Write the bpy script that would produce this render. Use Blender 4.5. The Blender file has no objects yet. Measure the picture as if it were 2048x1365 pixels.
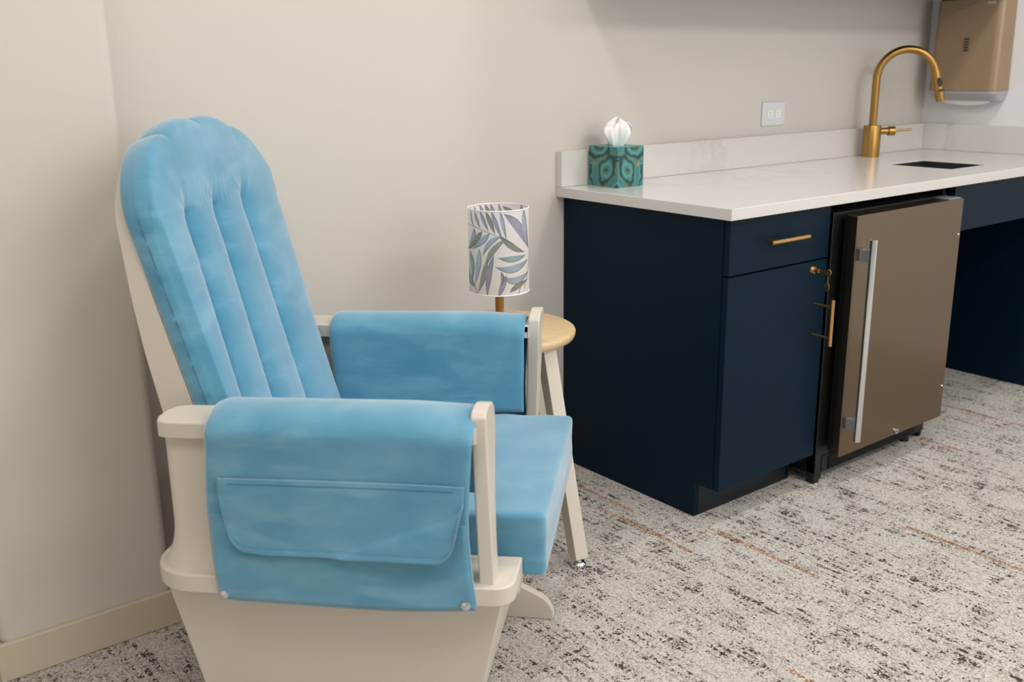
import bpy, bmesh, math, random
import numpy as np
from mathutils import Vector, Matrix

S = bpy.context.scene
COL = S.collection
random.seed(4)
rng = np.random.RandomState(7)

# ---------------------------------------------------------------- camera
CX, CY, CZ = -1.9384, -1.5954, 1.22
YAW, PITCH, ROLL, FPX = -0.6629, -0.2689, -0.0116, 1991.66
fw = Vector((-math.sin(YAW)*math.cos(PITCH), math.cos(YAW)*math.cos(PITCH), math.sin(PITCH)))
rt = Vector((math.cos(YAW), math.sin(YAW), 0)); up = rt.cross(fw)
r2 = math.cos(ROLL)*rt + math.sin(ROLL)*up
u2 = -math.sin(ROLL)*rt + math.cos(ROLL)*up
cd = bpy.data.cameras.new('camera'); cam = bpy.data.objects.new('camera', cd); COL.objects.link(cam)
M = Matrix((r2, u2, -fw)).transposed().to_4x4(); M.translation = Vector((CX, CY, CZ))
cam.matrix_world = M
cd.sensor_width = 36.0; cd.sensor_fit = 'HORIZONTAL'; cd.lens = 36.0*FPX/2048
cd.dof.use_dof = True; cd.dof.focus_distance = 2.35; cd.dof.aperture_fstop = 4.0
cd.clip_start = 0.02
S.camera = cam

# ---------------------------------------------------------------- light + exposure
S.view_settings.view_transform = 'Standard'; S.view_settings.look = 'None'
S.view_settings.exposure = 0.0; S.view_settings.gamma = 1.0; S.view_settings.use_curve_mapping = False
w = bpy.data.worlds.new('world'); S.world = w; w.use_nodes = True
w.node_tree.nodes['Background'].inputs[0].default_value = (1.0, 0.97, 0.93, 1)
w.node_tree.nodes['Background'].inputs[1].default_value = 0.35

def area(name, loc, target, sx, sy, power, col, shape='RECTANGLE', spread=math.pi):
    l = bpy.data.lights.new(name, 'AREA'); l.energy = power; l.color = col; l.shape = shape
    l.size = sx
    if shape == 'RECTANGLE': l.size_y = sy
    l.spread = spread
    o = bpy.data.objects.new(name, l); COL.objects.link(o); o.location = loc
    d = Vector(target) - Vector(loc); o.rotation_euler = d.to_track_quat('-Z', 'Y').to_euler()
    return o
CEIL = 2.62
# recessed ceiling lamps (the two whose shadows can be read on the walls)
WARM = (1.0, 0.98, 0.955)
area('lamp_light', (-0.66, -0.30, CEIL-0.03), (-0.66, -0.30, 0), 0.26, 0, 9, WARM, 'DISK')
area('lamp_light', (0.72, -0.30, CEIL-0.03), (0.72, -0.30, 0), 0.26, 0, 11, WARM, 'DISK')
# soft fill lights added under the ceiling over the open part of the room
for px_, py_, pw_ in ((-2.1, -1.2, 12), (-0.6, -2.2, 15), (0.9, -2.2, 22)):
    area('panel_fill', (px_, py_, CEIL-0.05), (px_, py_, 0), 1.16, 0.56, pw_, WARM)
# broad cool fill added behind and right of the camera; no window there
area('rear_fill', (0.2, -4.1, 1.75), (0.2, 0.4, 1.0), 3.2, 1.6, 33, (0.93, 0.965, 1.0))

# ---------------------------------------------------------------- materials
def srgb(*c):
    out = []
    for v in c[:3]:
        v = v/255.0
        out.append(v/12.92 if v <= 0.04045 else ((v+0.055)/1.055)**2.4)
    return tuple(out) + (1.0,)
def mat(name, col, rough=0.5, metal=0.0, spec=0.5, sheen=0.0):
    m = bpy.data.materials.new(name); m.use_nodes = True
    b = m.node_tree.nodes['Principled BSDF']
    b.inputs['Base Color'].default_value = col; b.inputs['Roughness'].default_value = rough
    b.inputs['Metallic'].default_value = metal; b.inputs['Specular IOR Level'].default_value = spec
    if sheen:
        b.inputs['Sheen Weight'].default_value = sheen; b.inputs['Sheen Roughness'].default_value = 0.5
    m.diffuse_color = col
    return m
class NT:
    def __init__(s, m): s.t = m.node_tree; s.b = s.t.nodes['Principled BSDF']; s.L = s.t.links.new
    def n(s, typ, **k):
        nd = s.t.nodes.new(typ)
        for a, v in k.items(): setattr(nd, a, v)
        return nd
    def math(s, op, a, b=None, c=None, clamp=False):
        nd = s.n('ShaderNodeMath', operation=op); nd.use_clamp = clamp
        for i, v in enumerate((a, b, c)):
            if v is None: continue
            if isinstance(v, (int, float)): nd.inputs[i].default_value = v
            else: s.L(v, nd.inputs[i])
        return nd.outputs[0]
    def mix(s, f, a, b, mode='MIX'):
        nd = s.n('ShaderNodeMix', data_type='RGBA', blend_type=mode)
        for sock, v in ((nd.inputs[0], f), (nd.inputs[6], a), (nd.inputs[7], b)):
            if isinstance(v, (int, float, tuple)): sock.default_value = v
            else: s.L(v, sock)
        return nd.outputs[2]
    def coord(s, sc=(1, 1, 1), rot=(0, 0, 0), kind='Object'):
        tc = s.n('ShaderNodeTexCoord'); mp = s.n('ShaderNodeMapping')
        mp.inputs['Scale'].default_value = sc; mp.inputs['Rotation'].default_value = rot
        s.L(tc.outputs[kind], mp.inputs[0]); return mp.outputs[0]
    def noise(s, vec, scale, detail=3, rough=.5, dist=0):
        nd = s.n('ShaderNodeTexNoise'); nd.inputs['Scale'].default_value = scale
        nd.inputs['Detail'].default_value = detail; nd.inputs['Roughness'].default_value = rough
        nd.inputs['Distortion'].default_value = dist; s.L(vec, nd.inputs['Vector']); return nd.outputs[0]
    def ramp(s, f, stops):
        nd = s.n('ShaderNodeValToRGB'); s.L(f, nd.inputs[0]); e = nd.color_ramp.elements
        while len(e) > 2: e.remove(e[-1])
        for i, (p, c) in enumerate(stops):
            if i >= 2: e.new(p)
            e[i].position = p; e[i].color = c if isinstance(c, tuple) else (c, c, c, 1)
        return nd.outputs[0]
    def bump(s, h, strength, dist):
        nd = s.n('ShaderNodeBump'); nd.inputs['Strength'].default_value = strength
        nd.inputs['Distance'].default_value = dist; s.L(h, nd.inputs['Height'])
        s.L(nd.outputs[0], s.b.inputs['Normal']); return nd

def wall_mat(name, col):
    m = mat(name, col, 0.75, spec=0.25); k = NT(m)
    v = k.coord(); k.bump(k.noise(v, 260, 4, .6), .12, .002); return m
M_wall = wall_mat('wall_paint', srgb(214, 209, 201))
M_ceil = wall_mat('ceiling_paint', srgb(235, 232, 226))
M_wall_r = wall_mat('wall_paint_white', srgb(236, 237, 240))
M_base = mat('baseboard_paint', srgb(212, 199, 177), 0.45)
M_white = mat('white_lacquer', srgb(216, 208, 195), 0.38)
k = NT(M_white); k.bump(k.noise(k.coord(), 90, 3), .04, .002)
M_cab = mat('navy_laminate', srgb(7, 26, 39), 0.40, spec=0.12)
k = NT(M_cab); v = k.coord((1, 1, 1))
k.L(k.mix(k.noise(v, 420, 2), srgb(3, 27, 43), srgb(7, 34, 51)), k.b.inputs['Base Color'])
M_cabdark = mat('navy_edge', srgb(10, 22, 34), 0.5)
M_black = mat('black_enamel', srgb(12, 12, 13), 0.45)
M_blackpl = mat('black_plastic', srgb(20, 20, 20), 0.5)
M_quartz = mat('white_quartz', srgb(214, 211, 207), 0.16, spec=0.45)
k = NT(M_quartz); v = k.coord((1, 1, 1), (0.3, 0.2, 0.6))
vn = k.math('ABSOLUTE', k.math('SUBTRACT', k.noise(v, 2.2, 6, .62, 1.2), .5))
vm = k.math('MULTIPLY', k.ramp(vn, [(0.0, 1.0), (0.045, 0.0)]), k.ramp(k.noise(v, 1.3, 2), [(0.45, 0.0), (0.65, 0.55)]))
k.L(k.mix(vm, srgb(218, 215, 211), srgb(190, 183, 174)), k.b.inputs['Base Color'])
M_brass = mat('brushed_brass', srgb(176, 138, 78), 0.3, 1.0)
k = NT(M_brass); k.bump(k.noise(k.coord((1, 1, .06)), 900, 2), .08, .001)
M_brass_pull = mat('satin_brass', srgb(205, 165, 105), 0.32, 1.0)
M_steel = mat('brushed_steel', srgb(134, 116, 96), 0.24, 1.0)
k = NT(M_steel); k.b.inputs['Anisotropic'].default_value = .4
ns = k.noise(k.coord((.01, .01, 1)), 1500, 2); k.bump(ns, .05, .0006)
M_steel2 = mat('steel_edge', srgb(165, 170, 178), 0.35, .6)
M_chrome = mat('chrome', srgb(225, 228, 230), 0.12, 1.0)
M_wood = mat('maple_wood', srgb(226, 196, 152), 0.4)
k = NT(M_wood); v = k.coord((1, 9, 9), (0, 0, .5))
g = k.noise(v, 6, 6, .65, .4)
k.L(k.mix(k.ramp(g, [(0.3, 0.0), (0.7, 1.0)]), srgb(214, 182, 136), srgb(233, 206, 166)), k.b.inputs['Base Color'])
M_oak = mat('lamp_oak', srgb(178, 124, 62), 0.4)
k = NT(M_oak); v = k.coord((14, 14, 1))
k.L(k.mix(k.ramp(k.noise(v, 9, 6, .7), [(0.3, 0.0), (0.7, 1.0)]), srgb(140, 92, 42), srgb(196, 144, 80)), k.b.inputs['Base Color'])
M_sink = mat('sink_grey', srgb(38, 42, 46), 0.4)
M_plate = mat('outlet_plastic', srgb(222, 224, 226), 0.3)
M_taupe = mat('taupe_plastic', srgb(160, 134, 108), 0.3, .15)
k = NT(M_taupe); k.L(k.mix(k.noise(k.coord(), 500, 2), srgb(150, 124, 98), srgb(172, 146, 118)), k.b.inputs['Base Color'])
M_grey = mat('grey_plastic', srgb(172, 172, 176), 0.35)
M_tissue = mat('tissue_paper', srgb(248, 246, 246), 0.9)
M_tissue.node_tree.nodes['Principled BSDF'].inputs['Subsurface Weight'].default_value = .15
M_tissue.node_tree.nodes['Principled BSDF'].inputs['Subsurface Radius'].default_value = (.01, .01, .01)
M_thread = mat('stitch_thread', srgb(66, 122, 154), 0.9)
M_lens = mat('diffuser', srgb(250, 246, 238), 0.5)
k = NT(M_lens); k.b.inputs['Emission Color'].default_value = (1, .94, .86, 1); k.b.inputs['Emission Strength'].default_value = 3.0

def suede(name, a, b, c):
    m = mat(name, a, 0.85, spec=0.15, sheen=1.0); k = NT(m)
    k.b.inputs['Sheen Tint'].default_value = srgb(236, 240, 245)
    v = k.coord()
    n1 = k.noise(v, 7, 4, .55, .6); n2 = k.noise(k.coord((1, 1, 3)), 7, 3, .5, .5); n3 = k.noise(v, 1400, 2)
    f = k.math('ADD', k.math('MULTIPLY', n1, .6), k.math('MULTIPLY', n2, .4))
    c1 = k.mix(k.ramp(f, [(0.36, 0.0), (0.64, 1.0)]), a, b)
    c2 = k.mix(k.math('MULTIPLY', k.ramp(n2, [(0.52, 0.0), (0.75, 1.0)]), .3), c1, c)
    k.L(k.mix(.06, c2, n3, 'OVERLAY'), k.b.inputs['Base Color'])
    wr = k.noise(k.coord((1.0, 1.0, 3.5)), 26, 3, .55, 1.0)
    h = k.math('ADD', k.math('MULTIPLY', wr, 1.0), k.math('MULTIPLY', n3, .05))
    k.bump(h, .07, .006)
    return m
M_blue = suede('blue_microsuede', srgb(78, 144, 176), srgb(102, 161, 189), srgb(146, 192, 212))

# carpet
M_carpet = mat('woven_carpet', srgb(190, 182, 170), 0.95, spec=0.1, sheen=.2)
k = NT(M_carpet)
tc = k.n('ShaderNodeTexCoord'); P = tc.outputs['Object']
sx = k.n('ShaderNodeSeparateXYZ'); k.L(P, sx.inputs[0])
LP = 0.0036
wob = k.math('MULTIPLY', k.math('SUBTRACT', k.noise(P, 30, 2), .5), .012)
X = k.math('ADD', sx.outputs[0], wob); Y = sx.outputs[1]
cxx = k.math('FLOOR', k.math('DIVIDE', X, LP)); cyy = k.math('FLOOR', k.math('DIVIDE', Y, LP*1.15))
def wn(a, b, z=0.0):
    c = k.n('ShaderNodeCombineXYZ')
    for i, v in enumerate((a, b, z)):
        if isinstance(v, (int, float)): c.inputs[i].default_value = v
        else: k.L(v, c.inputs[i])
    w_ = k.n('ShaderNodeTexWhiteNoise', noise_dimensions='3D'); k.L(c.outputs[0], w_.inputs[0]); return w_.outputs[0]
rnd = wn(cxx, cyy, 0.0); rnd2 = wn(cxx, cyy, 5.0)
def mapped(sc):
    mp = k.n('ShaderNodeMapping'); mp.inputs['Scale'].default_value = sc; k.L(P, mp.inputs[0]); return mp.outputs[0]
stripY = k.noise(mapped((85, 9.0, 1)), 1.0, 2, .5)      # streaks running along y
stripX = k.noise(mapped((11, 62, 1)), 1.0, 2, .5)        # cross threads
blot = k.noise(mapped((13, 8, 1)), 1.0, 3, .6)
band = k.noise(mapped((17, .9, 1)), 1.0, 2, .5)
pr = k.math('MULTIPLY', k.ramp(stripY, [(0.46, 0.02), (0.60, 1.0)]), k.ramp(stripX, [(0.42, 0.02), (0.56, 1.0)]))
pr = k.math('MULTIPLY', pr, k.ramp(k.math('ADD', k.math('MULTIPLY', blot, .65), k.math('MULTIPLY', band, .35)), [(0.42, 0.06), (0.60, 1.0)]))
dark = k.ramp(k.math('SUBTRACT', k.math('MULTIPLY', pr, .95), rnd), [(0.0, 0.0), (0.02, 1.0)])
midp = k.math('ADD', k.math('MULTIPLY', k.ramp(stripY, [(0.40, 0.0), (0.66, .5)]), 1.0), k.math('MULTIPLY', k.ramp(blot, [(0.42, 0.0), (0.62, .6)]), 1.0))
mid = k.ramp(k.math('SUBTRACT', midp, rnd2), [(0.0, 0.0), (0.05, 1.0)])
c0 = k.mix(rnd2, srgb(176, 172, 165), srgb(214, 210, 203))
c0 = k.mix(k.math('MULTIPLY', mid, .42), c0, srgb(142, 130, 114))
dk = k.mix(wn(cxx, cyy, 9.0), srgb(34, 32, 32), srgb(78, 68, 60))
c1 = k.mix(dark, c0, dk)
# rare rust-coloured threads along y
lane = k.math('FLOOR', k.math('DIVIDE', X, 0.014)); seg = k.math('FLOOR', k.math('DIVIDE', k.math('ADD', Y, k.math('MULTIPLY', wn(lane, 0.0, 3.0), .6)), 0.36))
on = k.math('GREATER_THAN', wn(lane, seg, 2.0), .986)
onr = k.math('MULTIPLY', on, k.math('GREATER_THAN', wn(cxx, cyy, 4.0), .42))
c2 = k.mix(k.math('MULTIPLY', onr, .9), c1, srgb(160, 100, 52))
k.L(c2, k.b.inputs['Base Color'])
vor = k.n('ShaderNodeTexVoronoi'); vor.inputs['Scale'].default_value = 260; k.L(P, vor.inputs['Vector'])
k.bump(vor.outputs['Distance'], .6, .003)

# ---------------------------------------------------------------- mesh helpers
def link(o, parent=None):
    COL.objects.link(o)
    if parent is not None: o.parent = parent
    return o
def obj(name, bm, m, parent=None, smooth=True, bevel=0.0, seg=3, angle=35):
    bmesh.ops.recalc_face_normals(bm, faces=bm.faces)
    me = bpy.data.meshes.new(name); bm.to_mesh(me); bm.free()
    for mm in (m if isinstance(m, (list, tuple)) else [m]): me.materials.append(mm)
    o = bpy.data.objects.new(name, me); link(o, parent)
    if smooth:
        me.polygons.foreach_set('use_smooth', [True]*len(me.polygons))
        me.set_sharp_from_angle(angle=math.radians(angle)) if not bevel else None
    if bevel:
        md = o.modifiers.new('bevel', 'BEVEL'); md.width = bevel; md.segments = seg; md.limit_method = 'ANGLE'
        md.angle_limit = math.radians(30); md.harden_normals = True
    return o
def tag(o, label=None, cat=None, group=None, kind=None):
    if label: o['label'] = label
    if cat: o['category'] = cat
    if group: o['group'] = group
    if kind: o['kind'] = kind
    return o
def thing(name, loc, label, cat, rz=0.0, group=None):
    o = bpy.data.objects.new(name, None); o.empty_display_size = .05; link(o); o.location = loc; o.rotation_euler = (0, 0, rz)
    return tag(o, label, cat, group)
def box(bm, a, b, mi=0):
    x0, y0, z0 = a; x1, y1, z1 = b
    vs = [bm.verts.new(p) for p in ((x0,y0,z0),(x1,y0,z0),(x1,y1,z0),(x0,y1,z0),(x0,y0,z1),(x1,y0,z1),(x1,y1,z1),(x0,y1,z1))]
    for f in ((0,3,2,1),(4,5,6,7),(0,1,5,4),(1,2,6,5),(2,3,7,6),(3,0,4,7)):
        fc = bm.faces.new([vs[i] for i in f]); fc.material_index = mi
    return vs
def B(*boxes):
    bm = bmesh.new()
    for a, b in boxes: box(bm, a, b)
    return bm
def prism(bm, pts, lo, hi, axis='z', f=None):
    """extrude polygon pts (2d) between lo and hi along axis"""
    def P3(p, t):
        q = {'z': (p[0], p[1], t), 'y': (p[0], t, p[1]), 'x': (t, p[0], p[1])}[axis]
        return f(*q) if f else q
    a = [bm.verts.new(P3(p, lo)) for p in pts]; b = [bm.verts.new(P3(p, hi)) for p in pts]
    n = len(pts); bm.faces.new(a); bm.faces.new(b[::-1])
    for i in range(n): bm.faces.new((a[i], b[i], b[(i+1) % n], a[(i+1) % n]))
def cyl(bm, p0, p1, r0, r1=None, n=32, caps=True):
    r1 = r0 if r1 is None else r1
    p0, p1 = Vector(p0), Vector(p1); d = (p1-p0).normalized()
    a = d.orthogonal().normalized(); b = d.cross(a)
    A = [bm.verts.new(p0 + r0*(math.cos(t)*a + math.sin(t)*b)) for t in [2*math.pi*i/n for i in range(n)]]
    Bv = [bm.verts.new(p1 + r1*(math.cos(t)*a + math.sin(t)*b)) for t in [2*math.pi*i/n for i in range(n)]]
    for i in range(n): bm.faces.new((A[i], A[(i+1) % n], Bv[(i+1) % n], Bv[i]))
    if caps: bm.faces.new(A[::-1]); bm.faces.new(Bv)
def tube(bm, pts, r, n=20, caps=True):
    pts = [Vector(p) for p in pts]; rings = []; prev = None
    for i, p in enumerate(pts):
        d = (pts[min(i+1, len(pts)-1)] - pts[max(i-1, 0)]).normalized()
        if prev is None: a = d.orthogonal().normalized()
        else: a = (prev - prev.dot(d)*d).normalized()
        prev = a; b = d.cross(a); rr = r[i] if isinstance(r, (list, tuple)) else r
        rings.append([bm.verts.new(p + rr*(math.cos(t)*a + math.sin(t)*b)) for t in [2*math.pi*j/n for j in range(n)]])
    for A, Bv in zip(rings, rings[1:]):
        for i in range(n): bm.faces.new((A[i], A[(i+1) % n], Bv[(i+1) % n], Bv[i]))
    if caps: bm.faces.new(rings[0][::-1]); bm.faces.new(rings[-1])
def lathe(bm, prof, c=(0, 0, 0), n=64, caps=True):
    rings = [[bm.verts.new((c[0]+r*math.cos(t), c[1]+r*math.sin(t), c[2]+z)) for t in [2*math.pi*i/n for i in range(n)]] for r, z in prof]
    for A, Bv in zip(rings, rings[1:]):
        for i in range(n): bm.faces.new((A[i], A[(i+1) % n], Bv[(i+1) % n], Bv[i]))
    if caps: bm.faces.new(rings[0][::-1]); bm.faces.new(rings[-1])
def gridmesh(name, Pts, m, parent=None, thick=0.0, closed_u=False, off=-1, smooth=True):
    """Pts: (nu, nv, 3) array -> grid surface"""
    nu, nv = Pts.shape[:2]
    idx = np.arange(nu*nv).reshape(nu, nv)
    if closed_u:
        a = idx; b = np.roll(idx, -1, 0)
        F = np.stack([a[:, :-1], b[:, :-1], b[:, 1:], a[:, 1:]], -1).reshape(-1, 4)
    else:
        F = np.stack([idx[:-1, :-1], idx[1:, :-1], idx[1:, 1:], idx[:-1, 1:]], -1).reshape(-1, 4)
    me = bpy.data.meshes.new(name); me.from_pydata(Pts.reshape(-1, 3).tolist(), [], F.tolist()); me.update()
    me.materials.append(m)
    if smooth: me.polygons.foreach_set('use_smooth', [True]*len(me.polygons))
    o = bpy.data.objects.new(name, me); link(o, parent)
    if thick:
        md = o.modifiers.new('thickness', 'SOLIDIFY'); md.thickness = thick; md.offset = off
    return o
def roundbox(name, lo, hi, r, m, parent=None, n=28, disp=None):
    lo, hi = np.array(lo, float), np.array(hi, float); c = (lo+hi)/2; h = (hi-lo)/2
    bm = bmesh.new(); bmesh.ops.create_cube(bm, size=2.0)
    bmesh.ops.subdivide_edges(bm, edges=bm.edges[:], cuts=n, use_grid_fill=True)
    for v in bm.verts:
        p = np.array(v.co)
        p = np.sign(p)*(1-(1-np.abs(p))**1.35)      # crowd samples to the edges
        p = p*h; q = np.clip(p, -(h-r), h-r); d = p-q; L = np.linalg.norm(d)
        if L > 1e-9: p = q + d/L*r
        p = p + c
        if disp is not None: p = disp(p, c, h)
        v.co = p
    return obj(name, bm, m, parent, smooth=True, angle=180)
def smoothstep(a, b, x):
    t = np.clip((x-a)/(b-a), 0, 1); return t*t*(3-2*t)

# ---------------------------------------------------------------- room shell
XR, YB, XL, YF = 1.9857, 0.666, -3.2, -4.2
def structure(name, bm, m, parent=None, **kw): return tag(obj(name, bm, m, parent, **kw), kind='structure')
structure('floor', B(((XL-.1, YF-.1, -.1), (XR+.1, YB+.1, 0))), M_carpet, smooth=False)
structure('ceiling', B(((XL-.1, YF-.1, CEIL), (XR+.1, YB+.1, CEIL+.1))), M_ceil, smooth=False)
structure('wall_back', B(((XL-.1, YB, 0), (XR+.1, YB+.1, CEIL))), M_wall, smooth=False)
structure('wall_right', B(((XR, YF, 0), (XR+.1, YB, CEIL))), M_wall_r, smooth=False)
structure('wall_left', B(((XL-.1, YF, 0), (XL, YB, CEIL))), M_wall, smooth=False)
structure('wall_front', B(((XL, YF-.1, 0), (XR, YF, 2.62))), M_wall, smooth=False)
# shallow boxed-out pier behind the glider, bull-nosed corners
PX0, PX1, PY = -1.655, -1.297, 0.49
bm = bmesh.new(); rr = .022; pts = []
for cx_, sgn in ((PX0+rr, -1), (PX1-rr, 1)):
    arc = [(cx_ + sgn*rr*math.sin(t), PY+rr-rr*math.cos(t)) for t in np.linspace(0, math.pi/2, 8)]
    pts += arc[::-1] if sgn < 0 else arc
pts = [(PX0, YB)] + pts + [(PX1, YB)]
prism(bm, pts, 0, CEIL)
structure('wall_pier', bm, M_wall, angle=50)
# baseboards
bh, bt_ = .085, .013
def baseboard(name, a, b): return structure(name, B((a, b)), M_base, bevel=.004, seg=2)
bb = bmesh.new()
box(bb, (PX0-bt_, PY-bt_, 0), (PX1+bt_, PY, bh)); box(bb, (PX0-bt_, PY, 0), (PX0, YB, bh)); box(bb, (PX1, PY, 0), (PX1+bt_, YB-bt_, bh))
structure('baseboard_pier', bb, M_base, bevel=.003, seg=2)
baseboard('baseboard_back', (PX1+.013, YB-bt_, 0), (.028, YB, bh))
baseboard('baseboard_left', (XL, YB-bt_, 0), (PX0-.013, YB, bh))

# ceiling lamps, then unseen panels added to go with the fill lights
for (lx, ly, lab) in ((-0.66, -0.30, 'round recessed ceiling lamp above the blue glider'), (0.72, -0.30, 'round recessed ceiling lamp above the steel fridge')):
    t = thing('ceiling_lamp', (lx, ly, CEIL), lab, 'ceiling light', group='recessed ceiling lamps')
    bm = bmesh.new(); lathe(bm, [(.150, 0), (.150, -.006), (.146, -.010), (.137, -.010), (.136, 0)], n=48, caps=False); obj('trim_ring', bm, M_white, t)
    bm = bmesh.new(); lathe(bm, [(.136, -.004), (.0001, -.004)], n=48, caps=False); obj('diffuser', bm, M_lens, t)
for (lx, ly, lab) in ((-2.1, -1.2, 'flat fill panel added on the ceiling at the left of the room'), (-0.6, -2.2, 'flat fill panel added on the ceiling in the middle of the room'),
                      (0.9, -2.2, 'flat fill panel added on the ceiling at the right of the room')):
    t = thing('fill_panel', (lx, ly, CEIL), lab, 'ceiling light', group='added ceiling fill panels')
    bm = bmesh.new(); box(bm, (-.6, -.3, -.02), (.6, -.285, 0)); box(bm, (-.6, .285, -.02), (.6, .3, 0)); box(bm, (-.6, -.285, -.02), (-.585, .285, 0)); box(bm, (.585, -.285, -.02), (.6, .285, 0)); obj('frame', bm, M_white, t)
    bm = bmesh.new(); box(bm, (-.584, -.284, -.014), (.584, .284, -.004)); obj('diffuser', bm, M_lens, t)

# ---------------------------------------------------------------- countertop + backsplash
H, T, D = .875, .0301, .666
t = thing('countertop', (0, 0, H), 'white stone countertop running over the navy cabinet and fridge to the corner', 'countertop')
sx0, sx1, sy0, sy1 = 1.275, 1.508, .135, .372
bm = bmesh.new()
xs = [0, sx0, sx1, XR]; ys = [0, sy0, sy1, D]
V = {}
for zi, z in enumerate((-T, 0)):
    for i, x in enumerate(xs):
        for j, y in enumerate(ys): V[i, j, zi] = bm.verts.new((x, y, z))
for i in range(3):
    for j in range(3):
        if (i, j) == (1, 1): continue
        for zi in (0, 1): bm.faces.new([V[a, b, zi] for a, b in ((i, j), (i+1, j), (i+1, j+1), (i, j+1))])
for (a, b) in [((i, 0), (i+1, 0)) for i in range(3)] + [((i, 3), (i+1, 3)) for i in range(3)] + [((0, j), (0, j+1)) for j in range(3)] + [((3, j), (3, j+1)) for j in range(3)] + [((1, 1), (2, 1)), ((1, 2), (2, 2)), ((1, 1), (1, 2)), ((2, 1), (2, 2))]:
    bm.faces.new((V[a+(0,)], V[b+(0,)], V[b+(1,)], V[a+(1,)]))
obj('worktop', bm, M_quartz, t, bevel=.0022, seg=3)
SH, BT = .1036, .026
for nm_, a_, b_, lb_ in (('backsplash', (0, D-BT, H+.0002), (XR-BT, D-.0003, H+SH), 'low white stone backsplash along the beige back wall behind the tissue box'),
                        ('backsplash', (XR-BT, .0, H+.0002), (XR-.0003, D-.0003, H+SH), 'short white stone backsplash on the right wall under the towel dispenser')):
    tag(obj(nm_, B((a_, b_)), M_quartz, None, bevel=.0015, seg=2), lb_, 'backsplash')
# undermount sink
t = thing('bar_sink', ((sx0+sx1)/2, (sy0+sy1)/2, H), 'small dark grey rectangular sink set under the white countertop', 'sink')
bm = bmesh.new(); hx, hy = (sx1-sx0)/2-.0015, (sy1-sy0)/2-.0015; d = .18
box(bm, (-hx, -hy, -d), (hx, hy, -d+.004)); box(bm, (-hx, -hy, -d), (-hx+.004, hy, -.0025)); box(bm, (hx-.004, -hy, -d), (hx, hy, -.0025))
box(bm, (-hx, -hy, -d), (hx, -hy+.004, -.0025)); box(bm, (-hx, hy-.004, -d), (hx, hy, -.0025))
obj('basin', bm, M_sink, t)
bm = bmesh.new(); lathe(bm, [(.001, .0055), (.03, .0055), (.036, .004)], (0, 0, -d+.001), 32); obj('drain', bm, M_chrome, t)

# ---------------------------------------------------------------- navy base cabinet
A0, FY, DT, ZK, YK = .0298, .0272, .0187, .1003, .1094
CW = .455      # right side of the base cabinet
t = thing('base_cabinet', (A0, 0, 0), 'navy base cabinet with one drawer and one door under the countertop', 'cabinet')
bm = bmesh.new()
def sidepanel(bm, x0, x1):
    prism(bm, [(YK, 0), (D-.001, 0), (D-.001, H-T), (FY+DT+.002, H-T), (FY+DT+.002, ZK), (YK, ZK)], x0, x1, 'x')
sidepanel(bm, 0, .018); sidepanel(bm, CW-A0-.018, CW-A0)
obj('side_panel', bm, M_cab, t, bevel=.0008, seg=2)
bm = bmesh.new(); box(bm, (.018, .056, ZK), (CW-A0-.018, D-.01, H-T-.002)); obj('body', bm, M_cabdark, t)
obj('toe_kick', B(((.018, YK, 0), (CW-A0-.018, YK+.016, ZK))), M_cabdark, t)
ZD = .6939
def pull(parent, c, L, vertical):
    hx = Vector((0, 0, 1)) if vertical else Vector((1, 0, 0)); c = Vector(c)
    bm = bmesh.new(); tube(bm, [c-hx*L/2, c-hx*(L/2-.0005), c+hx*(L/2-.0005), c+hx*L/2], [.0052, .006, .006, .0052], 20)
    h = obj('handle', bm, M_brass_pull, parent); h['label'] = 'slim brass bar handle'
    for s in (-1, 1):
        q = c + hx*s*(L/2-.022); bm = bmesh.new(); cyl(bm, q, (q.x, FY+.0005, q.z), .0042, n=16); obj('handle_post', bm, M_brass_pull, h)
dr = obj('drawer', B(((.001, FY, ZD+.0022), (CW-A0-.001, FY+DT, H-T-.005))), M_cab, t, bevel=.0012, seg=2)
pull(dr, (.241-A0, FY-.030, .7725), .158, False)
do = obj('door', B(((.001, FY, ZK), (CW-A0-.001, FY+DT, ZD-.0022))), M_cab, t, bevel=.0012, seg=2)
pull(do, (.409-A0, FY-.058, .5225), .133, True)
# key lock
lk = bmesh.new(); cyl(lk, (.389-A0, FY, .667), (.389-A0, FY-.007, .667), .0115, .009, 24); cyl(lk, (.389-A0, FY-.007, .667), (.389-A0, FY-.02, .667), .0062, .0055, 24)
obj('lock', lk, M_brass_pull, do)
t2 = thing('cabinet_key', (.389, FY-.02, .667), 'small brass key left in the lock of the navy cabinet door', 'key')
bm = bmesh.new(); box(bm, (-.0012, -.022, -.004), (.0012, .001, .004))
for a in np.linspace(0, 2*math.pi, 25)[:-1]: pass
lathe_pts = [(-.030 + .0095*math.cos(a), .0105*math.sin(a)) for a in np.linspace(0, 2*math.pi, 24, endpoint=False)]
prism(bm, lathe_pts, -.0013, .0013, 'x'); obj('key_head', bm, M_brass_pull, t2, bevel=.0005, seg=1)
bm = bmesh.new(); box(bm, (-.004, -.033, -.032), (-.0026, -.029, -.010)); prism(bm, [(-.031+.0075*math.cos(a), -.040+.013*math.sin(a)) for a in np.linspace(0, 2*math.pi, 20, endpoint=False)], -.0042, -.0025, 'x')
kk = obj('spare_key', bm, M_brass_pull, t2); kk['label'] = 'second key hanging down from the ring'
bm = bmesh.new(); tube(bm, [(-.001+.003*math.cos(a), -.031+.0, -.008+.009*math.sin(a)) for a in np.linspace(0, 2*math.pi, 20)], .0011, 8); obj('key_ring', bm, M_black, t2)

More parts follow.
